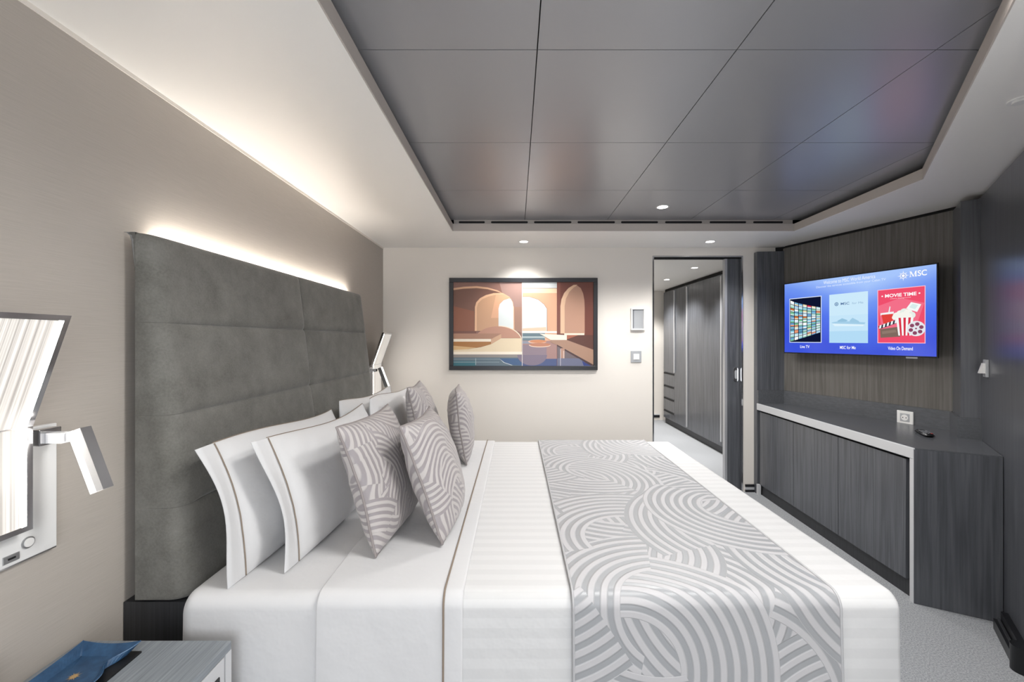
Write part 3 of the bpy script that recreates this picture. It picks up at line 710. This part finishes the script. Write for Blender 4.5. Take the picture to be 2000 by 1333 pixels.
# ------------------------------------------------------------------ headboard
HY0, HY1, HZ0, HZ1 = 1.235, 2.965, .55, 1.622
def hx_(z): return -.944 + (z-HZ0)/(HZ1-HZ0)*(-1.068+.944)
HXB = XL+.035
hb = tag(empty('headboard', (XL, 2.1, 0)), 'tall grey velvet headboard stitched into panels, lit from behind', 'headboard')
cols_ = [HY0, 2.10, HY1]; rows_ = [HZ0, .815, 1.085, 1.358, HZ1]
for i in range(2):
    for j in range(4):
        y0, y1, z0, z1 = cols_[i], cols_[i+1], rows_[j], rows_[j+1]
        ny, nz = 34, 16
        def smp(a, b, n):
            out = []
            for k in range(n+1):
                t = k/n; t = .5-.5*math.cos(math.pi*t); out.append(a+(b-a)*t)
            return out
        Y, Z = smp(y0, y1, ny), smp(z0, z1, nz)
        vs, fs = [], []
        def off(y, z):
            o = 0
            for dist, rr in ((y-y0, .055 if i == 0 else 0), (y1-y, .055 if i == 1 else 0), (z-z0, .012 if j == 0 else 0), (z1-z, .020 if j == 3 else 0)):
                if rr:
                    if dist < rr: o -= (rr-math.sqrt(max(0, rr*rr-(rr-dist)**2)))
                else: o -= .011*math.exp(-dist/.009)*min(1, max(0, (min(y-HY0, HY1-y)-.02)/.07))
            o += .003*noise.noise((y*3, z*4, 1.7))
            return o
        for y in Y:
            for z in Z: vs.append((hx_(z)+off(y, z), y, z))
        W = nz+1
        for a in range(ny):
            for b in range(nz): fs.append((a*W+b, (a+1)*W+b, (a+1)*W+b+1, a*W+b+1))
        # wrap back to the wall side on outer edges
        def skirt(idx):
            k = len(vs)
            for q in idx: vs.append((HXB if True else 0, vs[q][1], vs[q][2]))
            for n_ in range(len(idx)-1): fs.append((idx[n_], idx[n_+1], k+n_+1, k+n_))
        skirt([b for b in range(W)][::-1]); skirt([ny*W+b for b in range(W)])
        skirt([a*W for a in range(ny+1)]); skirt([a*W+nz for a in range(ny+1)][::-1])
        po = mesh_obj('panel', vs, fs, M['velvet'], None, True)
        bm = bmesh.new(); bm.from_mesh(po.data); bmesh.ops.recalc_face_normals(bm, faces=bm.faces); bm.to_mesh(po.data); bm.free()
        world_child(po, hb)
world_child(box('plinth', XL+.002, -.947, HY0, HY1, .0, HZ0-.006, M['dark_wood']), hb)
world_child(box('backing_board', XL+.028, HXB, HY0+.03, HY1-.03, HZ0, HZ1-.03, M['black']), hb)
world_child(box('spacer', XL+.001, XL+.028, HY0+.12, HY1-.12, 1.20, 1.30, M['black']), hb)
world_child(box('led_strip', XL+.006, XL+.022, HY0+.10, HY1-.10, 1.590, 1.596, M['led']), hb)
ll = area('headboard_glow', (XL+.020, 2.1, 1.604), (0, math.pi-math.radians(52), 0), .018, 1.52, P_LED, WARM); world_child(ll, hb)

# ------------------------------------------------------------------ bed
BX0, BX1, BY0, BY1, BZ = -.942, 1.052, 1.168, 2.962, .600
RB = .040
def profile(off_, zb=.10, inset=0.0, ntop=40, narc=8, nside=14):
    """cross-section of the made bed: up the near side, over the top, down the far side (y, z, arc length)"""
    y0, y1, zt = BY0-off_+inset, BY1+off_-inset, BZ+off_-inset; r = RB
    p = []
    for k in range(nside): p.append((y0, zb+(zt-r-zb)*k/nside))
    for k in range(narc): a = math.pi/2*k/narc; p.append((y0+r-r*math.cos(a), zt-r+r*math.sin(a)))
    for k in range(ntop): p.append((y0+r+(y1-y0-2*r)*k/ntop, zt))
    for k in range(narc): a = math.pi/2*k/narc; p.append((y1-r+r*math.sin(a), zt-r+r*math.cos(a)))
    for k in range(nside+1): p.append((y1, zt-r-(zt-r-zb)*k/nside))
    return p
def drape(name, xs_, off_, mat, parent, ends=(0, 0), zb=.10, wob=.002, seed=0, cap=False, uv=False, flare=0.012):
    vs, fs, uvs = [], [], []
    x0, x1 = xs_[0], xs_[-1]
    for x in xs_:
        ins = 0
        for e_, d_ in ((ends[0], x-x0), (ends[1], x1-x)):
            if e_ and d_ < e_: ins = max(ins, e_-math.sqrt(max(0, e_*e_-(e_-d_)**2)))
        pr = profile(off_, zb, ins); s = 0
        for k, (y, z) in enumerate(pr):
            if k: s += math.hypot(y-pr[k-1][0], z-pr[k-1][1])
            dn = (BZ-RB-z)
            sgn = -1 if y < 2 else 1
            yy = y+(sgn*(flare*max(0, dn)/.5 + wob*2.2*noise.noise((x*7, z*2.2, seed))*min(1, max(0, dn)/.15)))
            zz = z+wob*.9*noise.noise((x*4, y*4, seed+3.1)) if dn < -.03 else z
            vs.append((x, yy, zz)); uvs.append((x, s))
    W = len(profile(off_, zb))
    for a in range(len(xs_)-1):
        for b in range(W-1): fs.append((a*W+b, a*W+b+1, (a+1)*W+b+1, (a+1)*W+b)[::-1])
    if cap: fs.append(tuple((len(xs_)-1)*W+b for b in range(W))[::-1])
    o = mesh_obj(name, vs, fs, mat, None, True, uvs if uv else None); world_child(o, parent); return o
def lins(a, b, n, dense0=0, dense1=0):
    out = [a+(b-a)*k/n for k in range(n+1)]
    if dense0: out += [a+dense0*(1-math.cos(math.pi/2*k/8)) for k in range(1, 9)]
    if dense1: out += [b-dense1*(1-math.cos(math.pi/2*k/8)) for k in range(1, 9)]
    return sorted(set(round(v, 5) for v in out))
bed = tag(empty('bed', (.05, 2.06, 0)), 'double bed made up with white sheets and striped duvet', 'bed')
world_child(box('base', BX0+.08, BX1-.06, BY0+.06, BY1-.06, .0, .16, M['dark_wood']), bed)
world_child(box('mattress', BX0+.006, BX1-.02, BY0+.012, BY1-.012, .16, BZ-.012, M['mattress'], bevel=.04), bed)
drape('fitted_sheet', lins(BX0, -.45, 14, dense0=.05), 0.0, M['sheet'], bed, ends=(.05, 0), seed=1, cap=False)
drape('duvet', lins(-.30, BX1+.012, 44, dense1=.02), .003, M['duvet'], bed, ends=(0, .02), seed=2, cap=True, flare=.016)
drape('folded_sheet', lins(-.548, -.146, 16, .006, .006), .0105, M['sheet'], bed, ends=(.006, .006), seed=3)
pp = [(-.198, y, z) for y, z in profile(.0135)]
pp = [(x, y+(-1 if y < 2 else 1)*.012*max(0, BZ-RB-z)/.5, z) for x, y, z in pp]
world_child(tube('sheet_piping', pp, .0028, M['piping_brown']), bed)
rn = tag(empty('bed_runner', (.52, 2.06, BZ)), 'silver grey bed runner woven with overlapping arcs, across the foot of the bed', 'bed runner')
drape('cloth', lins(.156, .884, 30, .005, .005), .013, M['runner'], rn, ends=(.005, .005), zb=.14, seed=2, uv=True, flare=.018, wob=.0015)
for xx in (.156, .884):
    pp = [(xx, y+(-1 if y < 2 else 1)*.018*max(0, BZ-RB-z)/.5, z) for y, z in profile(.013, .14)]
    world_child(tube('hem', pp, .0035, M['runner_hem']), rn)

# ------------------------------------------------------------------ pillows and cushions
def soft_empty(name, loc, yaw, lean):
    """local axes: x along the width (into the room's depth), y up the height, z out of the front"""
    o = bpy.data.objects.new(name, None); COL.objects.link(o); o.empty_display_size = .1
    ya, le = math.radians(yaw), math.radians(lean)
    eu = Vector((math.sin(ya), math.cos(ya), 0)); en = Vector((math.cos(ya), -math.sin(ya), 0)); ez = Vector((0, 0, 1))
    ev = ez*math.cos(le)-en*math.sin(le); nn = en*math.cos(le)+ez*math.sin(le)
    mt = Matrix((eu, ev, nn)).transposed().to_4x4(); mt.translation = Vector(loc); o.matrix_world = mt; return o
def cushion(loc, yaw, lean, w_, h_, t_, label, seed):
    e_ = tag(soft_empty('scatter_cushion', loc, yaw, lean), label, 'cushion', 'patterned cushions on the bed')
    n = 30; vs, fs, uvs = [], [], []
    def pos(u, v, side):
        U = u*w_/2*(1-.055*(1-v*v)**1.0*abs(u)**3); V = v*h_/2*(1-.055*(1-u*u)*abs(v)**3)
        th = t_/2*((1-u*u)*(1-v*v))**.42 if abs(u) < 1 and abs(v) < 1 else 0
        th *= 1+.10*noise.noise((u*1.3, v*1.3, seed))
        wr = .006*noise.noise((u*5, v*5, seed+9))*((1-u*u)*(1-v*v))**.3 if th else 0
        bend = .012*math.sin(u*2+seed)*abs(v)
        return (U, V+h_/2, side*(th+wr)+bend), (U+seed*.37+side*.11, V+seed*.23)
    g = [-math.cos(math.pi*k/n) for k in range(n+1)]; g[0], g[-1] = -1, 1
    for side in (1, -1):
        k0 = len(vs)
        for u in g:
            for v in g:
                p, q_ = pos(u, v, side); vs.append(p); uvs.append(q_)
        W = n+1
        for a in range(n):
            for b in range(n):
                f_ = (k0+a*W+b, k0+(a+1)*W+b, k0+(a+1)*W+b+1, k0+a*W+b+1); fs.append(f_ if side > 0 else f_[::-1])
    mesh_obj('cover', vs, fs, M['cushion'], e_, True, uvs)
    loop = [pos(u, -1, 1)[0] for u in g[:-1]]+[pos(1, v, 1)[0] for v in g[:-1]]+[pos(u, 1, 1)[0] for u in g[:0:-1]]+[pos(-1, v, 1)[0] for v in g[:0:-1]]
    loop = [(a+.0015*noise.noise((a*60, b*60, seed)), b+.0015*noise.noise((a*70, b*50, 4)), c+.002*noise.noise((a*50, b*60, 8))) for a, b, c in loop]
    tube('seam_cord', loop, .0045, M['cushion_cord'], e_, closed=True, sides=6)
    return e_
M['cushion_cord'] = base('cushion_cord', '#8d8685', .6)
def pillow(loc, yaw, lean, w_, h_, t_, label, seed, flange=.058):
    e_ = tag(soft_empty('pillow', loc, yaw, lean), label, 'pillow', 'white pillows against the headboard')
    nu, nv = 44, 26; vs, fs = [], []
    sg = 1
    def pos(u, v, side):
        U = u*w_/2
        a = (U+w_/2-flange)/(w_-flange)*2-1               # body parameter
        th = 0
        if -1 < a < 1 and abs(v) < 1: th = t_/2*(1-abs(a)**3.2)**.62*(1-abs(v)**2.4)**.62
        th *= 1+.12*noise.noise((u*2, v*1.4, seed))
        wr = .005*noise.noise((u*6, v*5, seed+5))*min(1, th/.02)
        fl = 0
        if a < -1: fl = .006*math.sin(v*3.1+seed)*(-1-a)*4
        V = v*h_/2*(1-.03*(1-min(1, abs(a))**2)*0) - (.02*(1-a*a)*(v > 0)*v if -1 < a < 1 else 0)*0
        sag = .018*math.sin((u+1)*2.2+seed)*max(0, v)
        U2 = U+.012*math.sin(v*2.6+seed)*(1 if u < 0 else -1)*abs(u)**4
        return (U2, V+h_/2+sag, side*(th+wr)+fl-.02*v*v*(u*u))
    gu = [-1+2*k/nu for k in range(nu+1)]; gv = [-math.cos(math.pi*k/nv) for k in range(nv+1)]; gv[0], gv[-1] = -1, 1
    for side in (1, -1):
        k0 = len(vs)
        for u in gu:
            for v in gv: vs.append(Vector(pos(u, v, side))+Vector((0, 0, side*.0015)))
        W = nv+1
        for a in range(nu):
            for b in range(nv):
                f_ = (k0+a*W+b, k0+(a+1)*W+b, k0+(a+1)*W+b+1, k0+a*W+b+1); fs.append(f_ if side > 0 else f_[::-1])
    K = (nu+1)*(nv+1)
    rim = [a*(nv+1) for a in range(nu+1)]+[nu*(nv+1)+b for b in range(1, nv+1)]+[a*(nv+1)+nv for a in range(nu-1, -1, -1)]+[b for b in range(nv-1, 0, -1)]
    for i in range(len(rim)):
        a, b = rim[i], rim[(i+1) % len(rim)]; fs.append((a, K+a, K+b, b))
    mesh_obj('pillowcase', vs, fs, M['sheet'], e_, True)
    up = -1+2*flange/w_
    tube('piping', [Vector(pos(up+.004, -.995+1.99*k/40, 1))+Vector((0, 0, .003)) for k in range(41)], .0020, M['piping_brown'], e_, sides=6)
    tube('piping', [Vector(pos(up+(1-up)*k/40, 1, 1))+Vector((0, .001, .0)) for k in range(41)], .0020, M['piping_brown'], e_, sides=6)
    return e_
ZB_ = BZ+.012
pillow((-.795, 1.645, ZB_-.006), 0, 14, .86, .39, .108, 'white piped pillow against the headboard, at the bedside table end', 1)
pillow((-.668, 1.705, ZB_-.002), 1, 14, .84, .39, .108, 'white piped pillow in front, at the bedside table end', 2)
pillow((-.795, 2.515, ZB_-.006), 180, -14, .82, .39, .108, 'white piped pillow against the headboard, at the far lamp end', 3)
pillow((-.668, 2.545, ZB_-.002), 179, -14, .80, .39, .108, 'white piped pillow half hidden behind the far cushions', 4)
cushion((-.430, 1.575, ZB_+.008), 2, 17, .45, .43, .15, 'patterned cushion leaning on the white pillows, bedside table end', 1)
cushion((-.240, 1.645, ZB_+.012), 2, 20, .45, .415, .15, 'patterned cushion at the front, bedside table end', 2)
cushion((-.480, 2.480, ZB_+.012), -2, 15, .45, .44, .15, 'patterned cushion leaning on the white pillows, far lamp end', 3)
cushion((-.300, 2.560, ZB_+.006), -4, 8, .45, .40, .15, 'patterned cushion at the front, far lamp end', 4)

# ------------------------------------------------------------------ bedside wall lamps
def lamp(y0, sgn, label):
    """y0: panel edge on the bed side; sgn: direction along the wall towards the bed"""
    t = tag(empty('wall_lamp', (XL, y0, .8)), label, 'wall lamp', 'bedside wall lamps')
    def Y(a): return y0+sgn*a                   # a: distance towards the bed
    def bx(name, x0, x1, a0, a1, z0, z1, mat, bev=0):
        ya, yb = sorted((Y(a0), Y(a1))); return world_child(box(name, x0, x1, ya, yb, z0, z1, mat, bevel=bev), t)
    pw = .22
    bx('backplate', XL+.001, XL+.016, -.30, .081, .802, 1.104, M['marble'], .002)
    bx('backplate_rim', XL+.0005, XL+.012, -.302, .083, .798, .803, M['chrome'])
    xb = XL+.046; zb0, zk, zt_ = .879, 1.112, 1.3625; dx = .088
    def slant(name, xo0, xo1, a0, a1, z0, z1, mat, lower=False):
        """plate following the vertical panel (lower) or the panel tilted into the room"""
        f_ = (lambda z: 0) if lower else (lambda z: (z-zk)/(zt_-zk)*dx)
        vs = []
        for a in (a0, a1):
            for xo, z in ((xo0, z0), (xo1, z0), (xo1, z1), (xo0, z1)): vs.append((xb+xo+f_(z), Y(a), z))
        fs = [(0, 1, 2, 3), (7, 6, 5, 4), (0, 4, 5, 1), (1, 5, 6, 2), (2, 6, 7, 3), (3, 7, 4, 0)]
        return world_child(mesh_obj(name, vs, fs, mat), t)
    e_ = .012
    for lo, z0, z1 in ((True, zb0, zk), (False, zk, zt_)):
        slant('light_panel', -.006, .001, -pw+e_, -e_-.008, z0+(e_ if lo else .002), z1-(.002 if lo else e_), M['ribbed'], lo)
        slant('light_edge', -.006, .0018, -e_-.008, -e_, z0+(e_ if lo else 0), z1-(0 if lo else e_), M['lamp_white'], lo)
        slant('side_frame', -.012, .003, -e_, 0, z0, z1, M['chrome'], lo)
        slant('side_frame', -.012, .003, -pw, -pw+e_, z0, z1, M['chrome'], lo)
        slant('rear_cover', -.012, -.006, -pw+e_, -e_, z0, z1, M['chrome'], lo)
    slant('end_frame', -.006, .003, -pw+e_, -e_, zb0, zb0+e_, M['chrome'], True)
    slant('end_frame', -.006, .003, -pw+e_, -e_, zt_-e_, zt_, M['chrome'], False)
    bx('mount', XL+.016, xb-.012, -pw+.03, -.03, .93, 1.06, M['plastic_white'])
    # reading light on its arm
    bx('arm_block', XL+.016, XL+.050, .012, .060, 1.062, 1.100, M['chrome'], .002)
    bx('arm', XL+.050, XL+.088, .024, .050, 1.066, 1.090, M['lacquer'], .001)
    bx('hinge', XL+.088, XL+.100, .030, .046, 1.070, 1.088, M['chrome'])
    c0 = Vector((XL+.118, Y(.036), 1.098)); c1 = Vector((XL+.172, Y(.036), .955)); ax = (c1-c0).normalized(); sd = Vector((0, 1, 0)); nx = ax.cross(sd).normalized()
    if nx.x < 0: nx = -nx
    def stick(name, s0, s1, n0, n1, mat, l0=0, l1=1):
        if sgn < 0: n0, n1 = (-.015, .011) if name == 'reading_light' else (.011, .015)
        p, q_ = c0+(c1-c0)*l0, c0+(c1-c0)*l1; vs = []
        for P_ in (p, q_):
            for s_, n_ in ((s0, n0), (s1, n0), (s1, n1), (s0, n1)): vs.append(P_+sd*s_+nx*n_)
        return world_child(mesh_obj(name, vs, [(0, 1, 2, 3), (7, 6, 5, 4), (0, 4, 5, 1), (1, 5, 6, 2), (2, 6, 7, 3), (3, 7, 4, 0)], mat), t)
    stick('reading_light', -.013, .013, -.002, .015, M['steel'])
    stick('reading_diffuser', -.0135, .012, -.017, -.002, M['stick'], .0, 1.0)
    # switch and charging port on the plate
    world_child(disc('button_ring', (XL+.017, Y(.018), .840), .013, .004, M['steel'], axis='x'), t)
    world_child(disc('button', (XL+.019, Y(.018), .840), .010, .004, M['plastic_white'], axis='x'), t)
    bx('charging_port', XL+.016, XL+.019, -.030, .000, .812, .828, M['steel']); bx('port_slot', XL+.019, XL+.020, -.022, -.008, .818, .822, M['black'])
    return t
lamp(.962, 1, 'folded glass wall lamp with reading light over the bedside table')
lamp(3.238, -1, 'folded glass wall lamp with reading light beyond the headboard')

# ------------------------------------------------------------------ bedside table and what is on and above it
NX1, NY0, NY1, NZ = -.749, .50, 1.117, .516
ns = tag(empty('bedside_table', (XL, .8, 0)), 'grey bedside table standing between the wall and the bed', 'bedside table')
world_child(box('top', XL+.002, NX1, NY0, NY1, NZ-.022, NZ, M['stand_top'], bevel=.0015), ns)
world_child(box('body', XL+.004, NX1-.022, NY0+.004, NY1-.004, .08, NZ-.022, M['lacquer']), ns)
world_child(box('side_panel', XL+.004, NX1, NY1-.022, NY1, .06, NZ-.022, M['lacquer']), ns)
for z0, z1 in ((.30, NZ-.026), (.09, .296)):
    d = world_child(box('drawer', NX1-.022, NX1-.002, NY0+.004, NY1-.024, z0, z1, M['lacquer'], bevel=.001), ns)
    h = world_child(box('handle', NX1-.004, NX1+.001, NY1-.075, NY1-.045, z1-.075, z1-.035, M['plastic_dark']), ns)
    h = world_child(box('handle', NX1-.004, NX1+.001, NY1-.120, NY1-.098, z1-.075, z1-.035, M['steel']), ns)
# valet tray: flared rim that dips between raised corners
tx, ty = -1.0245, .927
vt = tag(empty('valet_tray', (tx, ty, NZ)), 'blue leather valet tray with gold emblem on the bedside table', 'tray')
hwx, hwy = .056, .128
nper = 160
def rr(u, hx2, hy2):                             # walk around a rectangle
    per = [(-1, -1), (1, -1), (1, 1), (-1, 1)]
    k = int(u*4) % 4; f_ = u*4-int(u*4); a, b = per[k], per[(k+1) % 4]
    return Vector(((a[0]+(b[0]-a[0])*f_)*hx2, (a[1]+(b[1]-a[1])*f_)*hy2)), f_, k
ring0, ring1 = [], []
for k in range(nper):
    p, f_, sd_ = rr(k/nper, hwx, hwy); p2, _, _ = rr(k/nper, .074, .150); corner = abs(2*f_-1)**2
    dip = math.exp(-((min(f_, 1-f_)*.30-.055)/.030)**2) if sd_ == 1 else 0
    ring0.append((p.x*(1-.25*dip), p.y, .006)); ring1.append((p2.x*(1-.46*dip), p2.y, .020+.008*corner-.006*dip))
prism('base_pad', rect(-.078, .078, -.150, .146), .0002, .0045, M['leather_dark'], vt)
vs = ring0+ring1+[(0, 0, .006)]; c_ = len(vs)-1
fs = [(k, nper+k, nper+(k+1) % nper, (k+1) % nper)[::-1] for k in range(nper)]+[(k, (k+1) % nper, c_) for k in range(nper)]
o = mesh_obj('leather', vs, fs, M['leather'], vt, False)
md = o.modifiers.new('thick', 'SOLIDIFY'); md.thickness = .0022; md.offset = -1
tube('stitching', [(x*.985, y*.99, z-.0015) for x, y, z in ring1], .0007, base('blue_thread', '#7f9bb8', .6), vt, closed=True, sides=5)
# gold emblem: small star and lettering
bm = bmesh.new(); pts = []
for k in range(32):
    r = (.015, .006, .011, .006)[k % 4]; a = 2*math.pi*k/32; pts.append(bm.verts.new((-.006+r*math.cos(a), .062+r*math.sin(a), .0068)))
bm.faces.new(pts); bm_obj('gold_star', bm, M['gold'], vt)
for s, y_, wd_ in (('MSC', .036, .036), ('YACHT CLUB', .020, .062)):
    g = text('gold_lettering', s, -.006, 0, wd_, M['gold'], parent=vt, y=0, bold=.01)
    for v in g.data.vertices: v.co = Vector((v.co.x, y_+v.co.z, .0070))
# handset on the wall, cut by the picture's edge
ph = tag(empty('wall_telephone', (XL, .86, .62)), 'silver grey handset hung on the wall above the bedside table', 'telephone')
world_child(box('cradle', XL+.001, XL+.012, .80, .915, .52, .60, M['plastic_grey'], bevel=.003), ph)
world_child(box('handset', XL+.012, XL+.034, .82, .908, .535, .612, M['plastic_grey'], bevel=.009, seg=3), ph)
